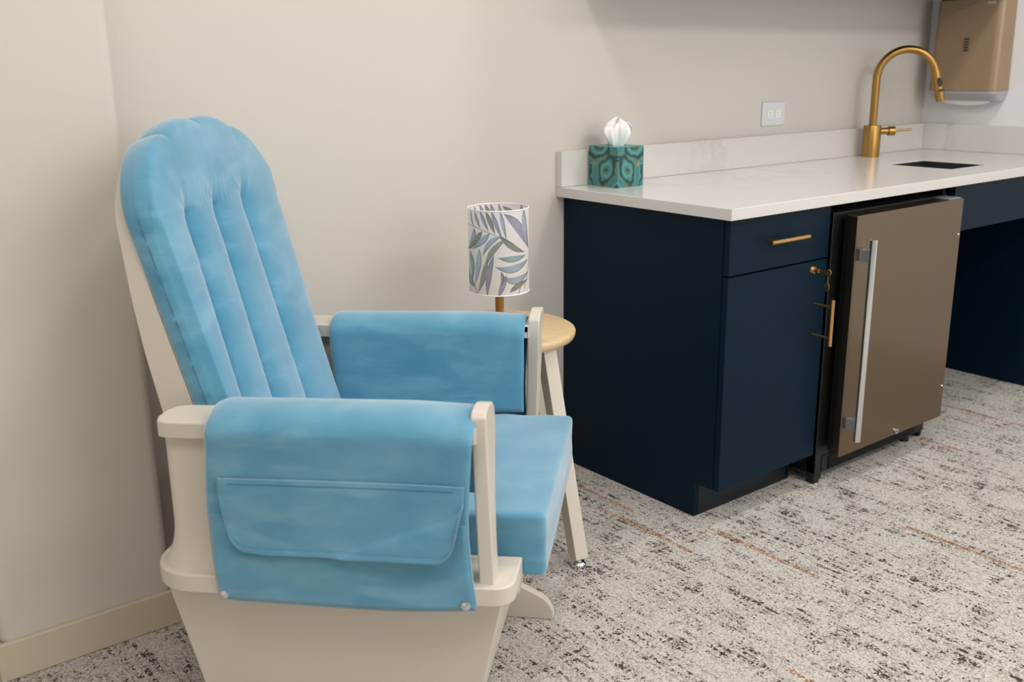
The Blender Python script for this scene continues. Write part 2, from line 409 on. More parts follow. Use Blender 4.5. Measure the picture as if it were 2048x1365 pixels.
# ---------------------------------------------------------------- undercounter fridge
F0, F1, FZ0, FZ1, FDY, FT = .504, 1.0705, .0954, .8113, -.0266, .036
t = thing('mini_fridge', (F0, 0, 0), 'stainless steel undercounter fridge with long bar handle beside the navy cabinet', 'fridge')
W_ = F1-F0
bm = bmesh.new(); box(bm, (-.030, .03, .03), (W_+.004, .60, FZ1+.006)); obj('body', bm, M_black, t, bevel=.003, seg=2)
bm = bmesh.new(); box(bm, (-.030, .032, .0), (-.004, .06, FZ1)); box(bm, (.0, .028, .032), (W_-.02, .05, FZ0-.012))
for i in range(7): box(bm, (.03, .024, .036+i*.006), (W_-.06, .029, .039+i*.006))
obj('base_grille', bm, M_blackpl, t)
for fx in (.02, W_-.06):
    for fy in (.06, .52):
        bm = bmesh.new(); cyl(bm, (fx, fy, 0), (fx, fy, .034), .016, .013, 20); obj('foot', bm, M_blackpl, t)
bm = bmesh.new(); box(bm, (0, FDY, FZ0), (W_, FDY+FT, FZ1)); d_ = obj('door', bm, M_steel, t, bevel=.0022, seg=3)
bm = bmesh.new(); box(bm, (.012, FDY+FT, FZ0+.01), (W_-.004, FDY+FT+.012, FZ1-.01)); obj('door_gasket', bm, M_black, d_)
hx, hy = .030, FDY-.036
bm = bmesh.new(); tube(bm, [(hx, hy, .150), (hx, hy, .151), (hx, hy, .7455), (hx, hy, .7465)], [.0095, .0105, .0105, .0095], 28); hd = obj('handle', bm, M_chrome, d_); hd['label'] = 'long round polished bar handle'
for z in (.198, .700):
    obj('handle_bracket', B(((hx-.009, hy, z-.017), (hx+.009, FDY+.0005, z+.017))), M_steel2, hd, bevel=.0015, seg=2)
bm = bmesh.new(); cyl(bm, (.300, FDY+.001, .1085), (.300, FDY-.006, .1085), .0088, .0082, 28); lk = obj('lock', bm, M_chrome, d_)
bm = bmesh.new(); cyl(bm, (.300, FDY-.006, .1085), (.300, FDY-.0066, .1085), .0035, .0035, 16); obj('keyhole', bm, M_black, lk)
for z in (.700, .203):
    bm = bmesh.new(); cyl(bm, (W_-.012, FDY+.001, z), (W_-.012, FDY-.0025, z), .0042, .003, 16); obj('screw', bm, M_chrome, d_)
obj('hinge_plate', B(((W_-.075, FDY+.006, FZ1), (W_-.006, .06, FZ1+.0035))), M_steel2, t, bevel=.001, seg=1)

# ---------------------------------------------------------------- open sink cabinet (knee space)
AX0 = F1+.045
t = thing('sink_cabinet', (AX0, 0, 0), 'navy sink surround with apron panel and open knee space right of the fridge', 'cabinet')
obj('apron', B(((0, FY, .692), (XR-AX0-.001, FY+.019, H-T))), M_cab, t, bevel=.001, seg=2)
obj('side_panel', B(((-.036, FY+.022, 0), (-.018, D-.001, H-T))), M_cab, t)
obj('end_panel', B(((1.893-AX0, .03+.021, 0), (1.911-AX0, D-.001, H-T))), M_cab, t)
obj('knee_panel', B(((-.017, .50, 0), (1.892-AX0, .518, .62))), M_cab, t)

# upper wall cabinet over the counter (its shade falls on the back wall)
UC = (.062, .330, 1.485)
t = thing('wall_cabinet', (UC[0], UC[1], UC[2]), 'navy wall cabinet hung above the countertop over the tissue box and outlet', 'cabinet')
obj('body', B(((0, 0, 0), (XR-UC[0]-.001, YB-UC[1]-.001, .76))), M_cab, t, bevel=.001, seg=1)
n = 4; dw = (XR-UC[0]-.001)/n
for i in range(n):
    dd = obj('door', B(((i*dw+.0015, -.019, .0), ((i+1)*dw-.0015, -.0005, .76))), M_cab, t, bevel=.001, seg=1)
    px = (i+1)*dw-.03 if i % 2 == 0 else i*dw+.03
    bm = bmesh.new(); cyl(bm, (px, -.047, .04), (px, -.047, .18), .006, n=16); hh = obj('handle', bm, M_brass_pull, dd)

# ---------------------------------------------------------------- faucet
FX, FYY = 1.500, .583
t = thing('kitchen_faucet', (FX, FYY, H), 'tall brushed brass gooseneck faucet behind the small sink', 'faucet')
bm = bmesh.new(); lathe(bm, [(.0325, 0), (.0325, .0), (.0325, .113), (.031, .1165), (.0155, .1165)], n=48); obj('base', bm, M_brass, t, angle=40)
sd = Vector((.707, -.707, 0)); R_ = .106; zc = .285; pts = [(0, 0, .112), (0, 0, .17), (0, 0, .23)]
for a in np.linspace(0, math.radians(168), 30):
    q = sd*(R_-R_*math.cos(a)); pts.append((q.x, q.y, zc+R_*math.sin(a)))
e = Vector(pts[-1]); dirn = (e-Vector(pts[-2])).normalized()
bm = bmesh.new(); tube(bm, pts, .0142, 24); obj('spout', bm, M_brass, t)
e2 = e + dirn*.105
bm = bmesh.new(); tube(bm, [e-dirn*.01, e, e+dirn*.09, e2], [.0155, .0165, .0175, .0165], 24); sp = obj('spray_head', bm, M_brass, t)
side = sd; 
bm = bmesh.new()
vv = Vector((-.55, -.83, 0)).normalized()
for cc, L, wd in ((.035, .017, .0085), (.066, .0045, .012)):
    c_ = e+dirn*cc + vv*.0158; prp = dirn.cross(vv).normalized(); ps = []
    for a in np.linspace(0, 2*math.pi, 20, endpoint=False): ps.append(c_+dirn*L*math.cos(a)+prp*wd*math.sin(a))
    A = [bm.verts.new(p) for p in ps]; Bv = [bm.verts.new(p+vv*.0035) for p in ps]
    bm.faces.new(A); bm.faces.new(Bv)
    for i in range(20): bm.faces.new((A[i], Bv[i], Bv[(i+1) % 20], A[(i+1) % 20]))
bt = obj('spray_button', bm, M_black, sp); bt['label'] = 'black rubber spray button'
hd = Vector((.80, -.60, 0))
bm = bmesh.new(); cyl(bm, hd*.028+Vector((0, 0, .095)), hd*.058+Vector((0, 0, .095)), .0125, n=28); cyl(bm, hd*.060+Vector((0, 0, .095)), hd*.084+Vector((0, 0, .095)), .0175, n=28)
vl = obj('valve', bm, M_brass, t)
bm = bmesh.new(); cyl(bm, hd*.084+Vector((0, 0, .095)), hd*.150+Vector((0, 0, .1)), .0042, n=14); obj('lever', bm, M_brass, vl)

# ---------------------------------------------------------------- outlet
t = thing('wall_outlet', (1.003, YB, 1.05), 'white wall outlet plate mounted sideways above the backsplash', 'outlet')
obj('cover_plate', B(((-.062, -.006, -.041), (.062, .0, .041))), M_plate, t, bevel=.003, seg=3)
for s in (-1, 1):
    bm = bmesh.new(); pts = []
    for a in np.linspace(0, 2*math.pi, 36, endpoint=False):
        c_, s_ = math.cos(a), math.sin(a); pts.append((s*.021+.0165*max(-1, min(1, c_*1.12)), .0175*max(-.86, min(.86, s_*1.05))))
    prism(bm, pts, -.0085, -.0055, 'y'); r_ = obj('socket', bm, mat('socket_white', srgb(238, 238, 238), .3) if s < 0 else bpy.data.materials['socket_white'], t, bevel=.0008, seg=1)
    bm = bmesh.new(); box(bm, (s*.021-.006, -.0088, .004), (s*.021+.004, -.0084, .0058)); box(bm, (s*.021-.006, -.0088, -.0058), (s*.021+.003, -.0084, -.004)); obj('socket_slot', bm, M_grey, r_)

# ---------------------------------------------------------------- paper towel dispenser
DX, DY0, DY1, DZ0, DZ1 = 1.880, .322, .600, 1.112, 1.46
t = thing('towel_dispenser', (XR, (DY0+DY1)/2, DZ0), 'taupe paper towel dispenser on the white right wall above the sink', 'paper towel dispenser')
yc = (DY0+DY1)/2; hw_ = (DY1-DY0)/2; dx = DX-XR
def dprof(dx, hw, r, n=8):
    p = [(-.003, hw), (dx+r, hw)] + [(dx+r-r*math.sin(a), hw-r+r*math.cos(a)) for a in np.linspace(0, math.pi/2, n)]
    p += [(dx+r-r*math.cos(a), -hw+r-r*math.sin(a)) for a in np.linspace(0, math.pi/2, n)] + [(-.003, -hw)]
    return p
def loft(bm, secs):
    rings = [[bm.verts.new((x, y, z)) for x, y in p] for z, p in secs]
    n = len(rings[0])
    for A, Bv in zip(rings, rings[1:]):
        for i in range(n): bm.faces.new((A[i], A[(i+1) % n], Bv[(i+1) % n], Bv[i]))
    bm.faces.new(rings[0]); bm.faces.new(rings[-1][::-1])
bm = bmesh.new(); loft(bm, [(0, dprof(dx, hw_, .03)), (.335, dprof(dx+.012, hw_-.004, .03)), (.347, dprof(dx+.03, hw_-.012, .03))])
cv = obj('cover', bm, M_taupe, t, angle=30)
bm = bmesh.new(); loft(bm, [(-.040, dprof(dx+.035, hw_-.012, .03)), (-.012, dprof(dx+.004, hw_-.002, .03)), (-.001, dprof(dx+.003, hw_-.002, .03))]); tr = obj('lower_tray', bm, M_grey, t, angle=30)
# window slot in the front of the cover, and a small raised maker's mark at the top
bm = bmesh.new(); zz = .168
for i in range(5): box(bm, (dx+.0025, .006-.02, zz-.022+i*.0105), (dx+.0085, .024-.02, zz-.022+i*.0105+.0055))
sl = obj('level_slots', bm, mat('dark_slot', srgb(70, 66, 60), .5), cv)
fc = bpy.data.curves.new('maker_mark', 'FONT'); fc.body = 'tork'; fc.size = .017; fc.extrude = .0004; fc.align_x = 'CENTER'
fo = bpy.data.objects.new('maker_mark', fc); link(fo); dg = bpy.context.evaluated_depsgraph_get(); me = bpy.data.meshes.new_from_object(fo.evaluated_get(dg))
bpy.data.objects.remove(fo); fo = bpy.data.objects.new('maker_mark', me); me.materials.clear(); me.materials.append(M_plate); link(fo, cv)
fo.rotation_euler = (math.pi/2, 0, -math.pi/2); fo.location = (dx+.0105, -.085, .315)
# paper hanging out: shallow curve
yy = np.linspace(-.095, .095, 25); vv_ = np.linspace(0, 1, 8); G = np.zeros((25, 8, 3))
for i, y in enumerate(yy):
    dp = .022*(1-(y/.1)**2)**.5
    for j, v_ in enumerate(vv_): G[i, j] = (dx+.040+.02*v_, y, -.036-dp*v_)
gridmesh('paper_towel', G, M_tissue, tr, thick=.0015, off=0)

# ---------------------------------------------------------------- tissue box
TX, TY, TH = .099, .509, .117; TW, TD_ = .106, .122
t = thing('tissue_box', (TX, TY, H), 'teal agate patterned tissue box with a white tissue on the countertop', 'tissue box')
# agate bands: distance-like field in (u = distance from the front edge, v = height), mirrored over the edge
def agate(u, v):
    """u 0..1 from the shared edge, v 0..1 up -> rgb linear"""
    U = u; Vv = v
    wob = .035*np.sin(9*U+5*Vv) + .03*np.sin(14*Vv-6*U+1) + .015*np.sin(27*U+3) + .012*np.sin(31*Vv+11*U)
    d1 = np.hypot((U-.40)*1.15+.45*(Vv-.42), (Vv-.42)*1.0) + .0      # eye
    d1 = d1 + wob*.8
    d2 = np.hypot((U-.60), (Vv-1.02)*1.1) + wob                       # upper bulb
    d3 = np.hypot((U-.02)*1.2, (Vv-.70)*1.1) + wob*1.1
    f = np.minimum(np.minimum(d1*1.15, d2*1.0+.10), d3*1.2+.36) + .28*np.abs(Vv-.5)*0 + .25*(1-Vv)*(U*.5)
    f = (f + .18*np.sin(2.2*Vv+1.5*U))*.72 + .02
    pal = [(0.0, (54, 116, 110)), (.10, (70, 132, 124)), (.16, (24, 66, 66)), (.19, (86, 116, 92)), (.24, (62, 128, 122)), (.30, (96, 158, 152)), (.36, (60, 124, 126)),
           (.40, (18, 58, 62)), (.43, (30, 84, 86)), (.46, (104, 122, 88)), (.49, (70, 134, 130)), (.56, (52, 118, 124)), (.62, (92, 152, 150)), (.66, (22, 62, 68)), (.70, (56, 122, 128)),
           (.80, (78, 142, 148)), (.86, (26, 74, 82)), (.90, (60, 124, 130)), (1.1, (30, 84, 88))]
    xs_ = [p for p, _ in pal]; out = np.stack([np.interp(f, xs_, [c[i] for _, c in pal]) for i in range(3)], -1)/255.
    org = np.exp(-((U-.80)**2/.0035 + (Vv-.56)**2/.0025)); out = out*(1-org[..., None]) + org[..., None]*np.array([.72, .55, .30])
    return np.where(out <= .04045, out/12.92, ((out+.055)/1.055)**2.4)
def vcol_mat(name, rough, **kw):
    m = mat(name, (1, 1, 1, 1), rough, **kw); k = NT(m); a = k.n('ShaderNodeVertexColor'); a.layer_name = 'pattern'; k.L(a.outputs[0], k.b.inputs['Base Color']); return m
M_agate = vcol_mat('agate_print', .4)
N = 110
bmv, bmf, cols = [], [], []
def facegrid(fn, us, vs):
    base = len(bmv)
    for u in us:
        for v in vs:
            bmv.append(fn(u, v)[0]); cols.append(fn(u, v)[1])
    n2 = len(vs)
    for i in range(len(us)-1):
        for j in range(n2-1): bmf.append((base+i*n2+j, base+(i+1)*n2+j, base+(i+1)*n2+j+1, base+i*n2+j+1))
us = np.linspace(0, 1, N); UU, VV = np.meshgrid(us, us, indexing='ij'); C1 = agate(UU, VV)
for side_ in range(4):
    base = len(bmv); bow = .0015
    for i in range(N):
        for j in range(N):
            u_, v_ = us[i], us[j]; bl = bow*math.sin(math.pi*u_)*math.sin(math.pi*v_)
            p = {0: (-bl, u_*TD_, v_*TH), 1: (u_*TW, -bl, v_*TH), 2: (TW+bl, TD_-u_*TD_, v_*TH), 3: (TW-u_*TW, TD_+bl, v_*TH)}[side_]
            bmv.append(p); cols.append(C1[i, j])
    for i in range(N-1):
        for j in range(N-1): bmf.append((base+i*N+j, base+(i+1)*N+j, base+(i+1)*N+j+1, base+i*N+j+1))
me = bpy.data.meshes.new('carton'); me.from_pydata([tuple(map(float, p)) for p in bmv], [], bmf); me.update()
ca = me.color_attributes.new('pattern', 'FLOAT_COLOR', 'POINT')
ca.data.foreach_set('color', np.concatenate([np.array(cols), np.ones((len(cols), 1))], 1).astype(np.float32).ravel())
me.materials.append(M_agate); ctn = bpy.data.objects.new('carton', me); link(ctn, t)
M_teal = mat('teal_card', srgb(96, 160, 158), .45)
bm = bmesh.new()
ring = [(TW/2+.034*math.cos(a), TD_/2+.02*math.sin(a)) for a in np.linspace(0, 2*math.pi, 24, endpoint=False)]
outer = []
for a in np.linspace(0, 2*math.pi, 24, endpoint=False):
    c_, s_ = math.cos(a), math.sin(a); m_ = max(abs(c_)/(TW/2), abs(s_)/(TD_/2)); outer.append((TW/2+c_/m_, TD_/2+s_/m_))
A = [bm.verts.new((x, y, TH)) for x, y in ring]; Bv = [bm.verts.new((x, y, TH)) for x, y in outer]
for i in range(24): bm.faces.new((A[i], A[(i+1) % 24], Bv[(i+1) % 24], Bv[i]))
obj('top_panel', bm, M_teal, t)
bm = bmesh.new(); box(bm, (.0005, .0005, 0), (TW-.0005, TD_-.0005, .002)); obj('bottom_panel', bm, M_teal, t)
# the pulled-up tissue
nu, nv = 90, 40; G = np.zeros((nu, nv, 3)); th0 = -.4
for i in range(nu):
    a = i/(nu-1); ang = th0 + a*2*math.pi*.93
    for j in range(nv):
        v_ = j/(nv-1)
        q_ = min(1.0, v_/.93)
        rad = (.016 + .032*math.sin(math.pi*min(1, q_**1.15*.80))**.9) * (1 + .13*math.sin(4*ang+2.0*v_) + .06*math.sin(9*ang-3*v_) + .03*math.sin(17*ang+5*v_))
        rad *= math.sqrt(max(.0, 1-max(0, (v_-.62)/.38)**2.6))*.995+.005
        z = TH - .012 + .092*(v_**.92) + .004*math.sin(3*ang+1)*v_ - .006*v_*(1+math.sin(ang*2+.8))*smoothstep(.6, 1, v_)
        G[i, j] = (TW/2 + rad*math.cos(ang)*.98 + .006*v_, TD_/2 + rad*math.sin(ang)*.72, z)
t_t = gridmesh('tissue', G, M_tissue, None, thick=.0006, off=0); t_t.location = (TX, TY, H)
t_t.parent = t; t_t.location = (0, 0, 0)

# ---------------------------------------------------------------- stool
SC = (-.451, .359); SZ = .580; SR = .193
t = thing('round_stool', (SC[0], SC[1], 0), 'round stool with pale wood seat and splayed white legs behind the blue glider', 'stool')
bm = bmesh.new(); lathe(bm, [(.001, SZ-.026), (SR-.012, SZ-.026), (SR-.005, SZ-.023), (SR-.0015, SZ-.016), (SR, SZ-.008), (SR-.002, SZ-.003), (SR-.007, SZ), (.001, SZ)], n=96)
obj('seat', bm, M_wood, t, angle=60)
for a in (-81, 20, 99, 170):
    r_ = math.radians(a); tp = Vector((.155*math.cos(r_), .155*math.sin(r_), SZ-.0265)); bt0 = Vector((.262*math.cos(r_), .262*math.sin(r_), .026))
    bm = bmesh.new(); h_ = .0185; vs = []
    for p in (bt0, tp):
        for q in ((-1, -1), (1, -1), (1, 1), (-1, 1)):
            o_ = Vector((q[0]*h_, q[1]*h_, 0)); o_.rotate(Matrix.Rotation(math.radians(-8), 3, 'Z')); vs.append(bm.verts.new(p+o_))
    for f in ((0, 3, 2, 1), (4, 5, 6, 7), (0, 1, 5, 4), (1, 2, 6, 5), (2, 3, 7, 6), (3, 0, 4, 7)): bm.faces.new([vs[i] for i in f])
    lg = obj('leg', bm, M_white, t, bevel=.002, seg=2)
    bm = bmesh.new(); c_ = (bt0.x, bt0.y, 0); lathe(bm, [(.018, 0), (.0195, .003), (.0195, .009), (.015, .014), (.008, .015), (.008, .0275)], c_, 28)
    gl = obj('levelling_foot', bm, M_chrome, lg); gl['label'] = 'small chrome levelling foot'
bm = bmesh.new(); box(bm, (-.095, -.012, SZ-.062), (.095, .012, SZ-.0262)); box(bm, (-.012, -.095, SZ-.062), (.012, .095, SZ-.0262)); ap = obj('cross_rail', bm, M_white, t, bevel=.001, seg=1)

# ---------------------------------------------------------------- table lamp
t = thing('table_lamp', (SC[0], SC[1], SZ), 'table lamp with palm leaf printed drum shade on the round stool', 'lamp')
bm = bmesh.new(); lathe(bm, [(.001, 0), (.052, 0), (.055, .003), (.055, .010), (.052, .014), (.001, .014)], n=64); obj('base', bm, M_oak, t, angle=40)
bm = bmesh.new(); cyl(bm, (0, 0, .0135), (0, 0, .16), .0108, n=32); obj('pole', bm, M_oak, t)
bm = bmesh.new(); cyl(bm, (0, 0, .16), (0, 0, .195), .013, n=24); obj('lamp_socket', bm, M_plate, t)
bm = bmesh.new(); lathe(bm, [(.010, .195), (.016, .205), (.027, .228), (.029, .243), (.024, .26), (.012, .27), (.001, .272)], n=32, caps=False); obj('bulb', bm, M_tissue, t)
LR, LZ0, LZ1 = .0755, .098, .306
view_ang = math.atan2(CY-SC[1], CX-SC[0])
def qb(p, n=26):
    p = np.array(p, float); tt = np.linspace(0, 1, n)[:, None]
    return (1-tt)**2*p[0] + 2*tt*(1-tt)*p[1] + tt**2*p[2]
LB, LG, LP_, LK, LT = (190, 206, 220), (160, 168, 150), (182, 180, 202), (112, 106, 122), (172, 204, 204)
# leaves as (p0, control, p1, width, colour, tip colour) in the flattened print (units: 1/100 of the shade: x 0..63 across the seen half, y 0..85 down)
leaves = [((6, 6), (5, 14), (9, 22), 1.2, LB, LK), ((10, 6), (12, 14), (15, 22), 2.0, LP_, LK), ((16, 5), (19, 14), (24, 25), 2.6, LP_, LK), ((22, 5), (26, 15), (31, 28), 3.6, LG, LK),
          ((28, 5), (31, 16), (38, 32), 3.6, LP_, LK), ((37, 5), (39, 16), (43, 34), 3.0, LB, LK), ((42, 8), (58, 18), (66, 46), 7.0, LP_, LK), ((62, 4), (61, 20), (67, 48), 3.6, LB, LK),
          ((9, 24), (9, 36), (2, 48), 3.6, LB, LK), ((17, 26), (12, 34), (4, 47), 4.0, LG, LK), ((25, 28), (18, 36), (7, 46), 4.6, LB, LK),
          ((36, 32), (24, 34), (18, 52), 4.0, LB, LK), ((42, 34), (24, 46), (22, 62), 4.6, LG, LP_), ((22, 56), (20, 74), (12, 93), 4.4, LG, LP_), ((36, 30), (50, 46), (62, 50), 5.0, LG, LK),
          ((14, 46), (14, 60), (9, 84), 4.2, LB, LP_), ((4, 50), (8, 62), (6, 80), 3.2, LT, LK), ((29, 52), (22, 74), (22, 96), 4.6, LP_, LK), ((63, 54), (48, 58), (35, 54), 5.2, LT, LK),
          ((65, 60), (50, 72), (32, 64), 6.4, LB, LK), ((65, 74), (52, 86), (39, 74), 6.4, LB, LK), ((42, 74), (38, 86), (34, 97), 4.6, LP_, LK), ((37, 70), (40, 76), (37, 84), 2.6, LG, LK),
          ((47, 92), (54, 86), (66, 82), 4.6, LG, LK), ((2, 74), (2, 84), (8, 88), 4.0, LT, LK), ((70, 4), (72, 30), (69, 50), 2.5, LB, LK), ((72, 52), (74, 70), (71, 90), 3.0, LP_, LK)]
stems = [((1, 20), (24, 24), (51, 40)), ((8, 86), (7, 80), (1, 66)), ((8, 84), (10, 92), (12, 97)), ((68, 48), (68, 70), (62, 90)), ((55, 98), (56, 92), (58, 88))]
nu, nv = 520, 260
th = np.linspace(0, 2*np.pi, nu, endpoint=False); zz_ = np.linspace(0, 1, nv)
# u: 0..74 over the half seen by the viewer, mirrored behind
rel = (th + np.pi) % (2*np.pi) - np.pi
front = np.where(np.abs(rel) <= np.pi/2, 1, 0)
# arc-length print coordinate converted so that the seen outline matches: x = 34 + 36*sin(rel)
XX = 35 + 33*np.sin(rel)*1.0 + np.where(front == 1, 0, 1.5)
XX = np.repeat(XX[:, None], nv, 1); YY = np.repeat(((1-zz_)*92+4)[None, :], nu, 0)
img = np.ones((nu, nv, 3))*np.array([244, 241, 240.]); 
fan = (np.abs(rel) > 0)
rs = np.random.RandomState(3)
for (p0, p1, p2, wd, c, ck) in leaves:
    sp_ = qb((p0, p1, p2), 40); best = np.full(XX.shape, 1e9); bi = np.zeros(XX.shape, int); sg = np.zeros(XX.shape)
    for i, q in enumerate(sp_):
        d2 = (XX-q[0])**2 + (YY-q[1])**2; m_ = d2 < best; best[m_] = d2[m_]; bi[m_] = i
    tt = bi/39.; dist = np.sqrt(best); wl = wd*.62*np.sin(np.pi*np.clip(tt, .02, .98)**.85)**.9
    tan = np.gradient(sp_, axis=0)[bi]; off_ = (XX-sp_[bi, 0])*tan[..., 1]-(YY-sp_[bi, 1])*tan[..., 0]
    inside = smoothstep(.35, -.25, dist-wl)
    shade_ = np.clip(.25 + .75*np.abs(tt-.45)**1.4*1.9, 0, 1)
    side_ = np.clip(off_/(np.abs(off_).max()+1e-6)*4, -1, 1)*.5+.5
    col = np.array(c)[None, None]*(1-shade_[..., None]*.5) + np.array(ck)[None, None]*(shade_[..., None]*.5)
    col = col + (side_[..., None]-.5)*16
    img = img*(1-inside[..., None]) + col*inside[..., None]
    edge = np.exp(-((dist-wl)/.35)**2)*(off_ > 0)*.75*(dist < wl+1.2)
    img = img*(1-edge[..., None]) + np.array([96, 90, 108.])*edge[..., None]
for s_ in stems:
    sp_ = qb(s_, 60); best = np.full(XX.shape, 1e9)
    for q in sp_: best = np.minimum(best, (XX-q[0])**2+(YY-q[1])**2)
    e_ = np.exp(-best/.16)*.8; img = img*(1-e_[..., None]) + np.array([104, 98, 108.])*e_[..., None]
img = np.clip(img, 0, 255)/255.; lin = np.where(img <= .04045, img/12.92, ((img+.055)/1.055)**2.4)
G = np.zeros((nu, nv, 3)); ang = th + view_ang
# positive rel must run to the viewer's right
ang = view_ang + rel
G[..., 0] = (LR*np.cos(ang))[:, None]; G[..., 1] = (LR*np.sin(ang))[:, None]; G[..., 2] = LZ0 + (LZ1-LZ0)*zz_[None]
M_shade = vcol_mat('printed_linen', .85, spec=.1)
ks = NT(M_shade); ks.b.inputs['Subsurface Weight'].default_value = 0.0
tr_ = ks.n('ShaderNodeBsdfTranslucent'); mx = ks.n('ShaderNodeMixShader'); mx.inputs[0].default_value = .35
vc = [n_ for n_ in ks.t.nodes if n_.type == 'VERTEX_COLOR'][0]; ks.L(vc.outputs[0], tr_.inputs[0])
out = [n_ for n_ in ks.t.nodes if n_.type == 'OUTPUT_MATERIAL'][0]
ks.L(ks.b.outputs[0], mx.inputs[1]); ks.L(tr_.outputs[0], mx.inputs[2]); ks.L(mx.outputs[0], out.inputs[0])
sh = gridmesh('lamp_shade', G, M_shade, t, closed_u=True)
ca = sh.data.color_attributes.new('pattern', 'FLOAT_COLOR', 'POINT')
ca.data.foreach_set('color', np.concatenate([lin.reshape(-1, 3), np.ones((nu*nv, 1))], 1).astype(np.float32).ravel())
for z in (LZ0, LZ1):
    bm = bmesh.new(); prof = [(LR+.0011*math.cos(a), z+.0016*math.sin(a)) for a in np.linspace(0, 2*math.pi, 9)]; lathe(bm, prof, n=96, caps=False); obj('rim', bm, M_tissue, sh)
bm = bmesh.new()
for a in (0.4, 0.4+2.094, 0.4+4.189): cyl(bm, (.012*math.cos(a), .012*math.sin(a), .190), ((LR-.0005)*math.cos(a), (LR-.0005)*math.sin(a), .190), .0012, n=8)
obj('shade_spider', bm, M_plate, sh)

# ================================================================= GLIDER CHAIR
HD = math.radians(-46.7)
OX, OY = -1.047, -0.355
CWD = .708
g = thing('glider_chair', (OX, OY, 0), 'white wooden nursing glider with blue padded cushions by the beige wall', 'chair', rz=HD)
TILT = .022; TROLL = .0064
def tilt(bm):
    for v in bm.verts: v.co.z += TILT*v.co.x + TROLL*v.co.y
    return bm
BW0, BW1 = .070, .600     # cushion side limits in w
def rec(z, off=0.0): return -.542-(z-.657)*.277+off
def wcz(z): return .358+.014*smoothstep(.5, 1.0, z)
def hwz(z): return .258+.016*smoothstep(.5, 1.0, z)
# --- seat unit: shelf, posts, uprights, arms
def roundpoly(x0, y0, x1, y1, r, n=8, rs=None):
    rs = rs or (r, r, r, r); p = []
    for (cx_, cy_, a0, r_) in ((x0+rs[0], y0+rs[0], math.pi, rs[0]), (x1-rs[1], y0+rs[1], 1.5*math.pi, rs[1]), (x1-rs[2], y1-rs[2], 0, rs[2]), (x0+rs[3], y1-rs[3], .5*math.pi, rs[3])):
        for a in np.linspace(a0, a0+math.pi/2, n): p.append((cx_+r_*math.cos(a), cy_+r_*math.sin(a)))
    return p
for mir in ((lambda y: y), (lambda y: CWD-y)):
    bm = bmesh.new(); prism(bm, [(a, mir(b)) for a, b in roundpoly(-.602, -.026, .062, .092, .05, rs=(.085, .035, .004, .01))], .341, .377); tilt(bm)
    obj('side_ledge', bm, M_white, g, bevel=.006, seg=3)
bm = bmesh.new(); box(bm, (-.57, .0925, .300), (.055, CWD-.0925, .3335)); tilt(bm); obj('seat_deck', bm, M_white, g, bevel=.003, seg=2)
for side_ in (0, 1):
    mir = (lambda y: y) if side_ == 0 else (lambda y: CWD-y)
    # front post: tapered, rounded at the top inside
    prof = [(-.012, .375), (.034, .375), (.034, .45), (.040, .52), (.058, .585), (.070, .62), (.074, .65), (.070, .669), (.058, .679), (.040, .684), (.015, .685), (-.004, .682), (-.012, .673)]
    bm = bmesh.new(); prism(bm, [(mir(a), b) for a, b in prof], .002, .028, 'x')
    for v in bm.verts: v.co.x += -.05*(.70-v.co.z) if side_ else -.030*(v.co.z-.38)
    tilt(bm); obj('front_post', bm, M_white, g, bevel=.0035, seg=3)
    # arm rail
    bm = bmesh.new(); pl = roundpoly(-.560, -.018, .003, .075, .012, n=3, rs=(.03, .004, .004, .03)); prism(bm, [(a, mir(b)) for a, b in pl], .628, .658)
    tilt(bm)
    obj('arm_rail', bm, M_white, g, bevel=.008, seg=2)
    # rear upright: flares out to the shelf with a cove
    bm = bmesh.new(); rings = []
    for z in np.concatenate([np.linspace(.372, .47, 14), np.linspace(.49, .629, 6)]):
        fl = max(0, (.47-z)/.1)**2.3
        x0 = -.552-.044*fl; y0 = .000-.012*fl; x1 = -.440; y1 = .045
        pl = roundpoly(x0, y0, x1, y1, .01, n=5, rs=(.02+.04*fl, .006, .006, .006))
        rings.append([bm.verts.new((a, mir(b), z)) for a, b in pl])
    for A, Bv in zip(rings, rings[1:]):
        n = len(A)
        for i in range(n): bm.faces.new((A[i], A[(i+1) % n], Bv[(i+1) % n], Bv[i]))
    bm.faces.new(rings[0]); bm.faces.new(rings[-1][::-1]); tilt(bm)
    obj('rear_upright', bm, M_white, g, angle=50)
# --- back board behind the cushion (arched, thicker low down)
def arch(s, z0, R, ex=2.2): return z0 + R*(1-np.abs(s)**ex)**(1/ex)
nu_, nv_ = 61, 60
sv = np.sin(np.linspace(-1, 1, nu_)*math.pi/2)
WC, HWm = .372, .274
Gf = np.zeros((nu_, nv_, 3)); Gb = np.zeros((nu_, nv_, 3))
for i, s in enumerate(sv):
    zt = arch(s, .945, .158)
    for j in range(nv_):
        z = .340 + (zt-.340)*j/(nv_-1); hw = hwz(z)
        thk = float(np.interp(z, [.35, .6, .735, .91, 1.02, 1.2], [.070, .066, .055, .030, .014, .011]))
        wv = wcz(z) + .006*smoothstep(.8, 1.0, z) + s*(hw-.004*smoothstep(.8, 1.0, z))
        Gf[i, j] = (rec(z, -.002), wv, z); Gb[i, j] = (rec(z, -.002)-thk, wv, z)
bm = bmesh.new()
Vf = [[bm.verts.new(Gf[i, j]) for j in range(nv_)] for i in range(nu_)]; Vb = [[bm.verts.new(Gb[i, j]) for j in range(nv_)] for i in range(nu_)]
for i in range(nu_-1):
    for j in range(nv_-1):
        bm.faces.new((Vf[i][j], Vf[i+1][j], Vf[i+1][j+1], Vf[i][j+1])); bm.faces.new((Vb[i][j], Vb[i][j+1], Vb[i+1][j+1], Vb[i+1][j]))
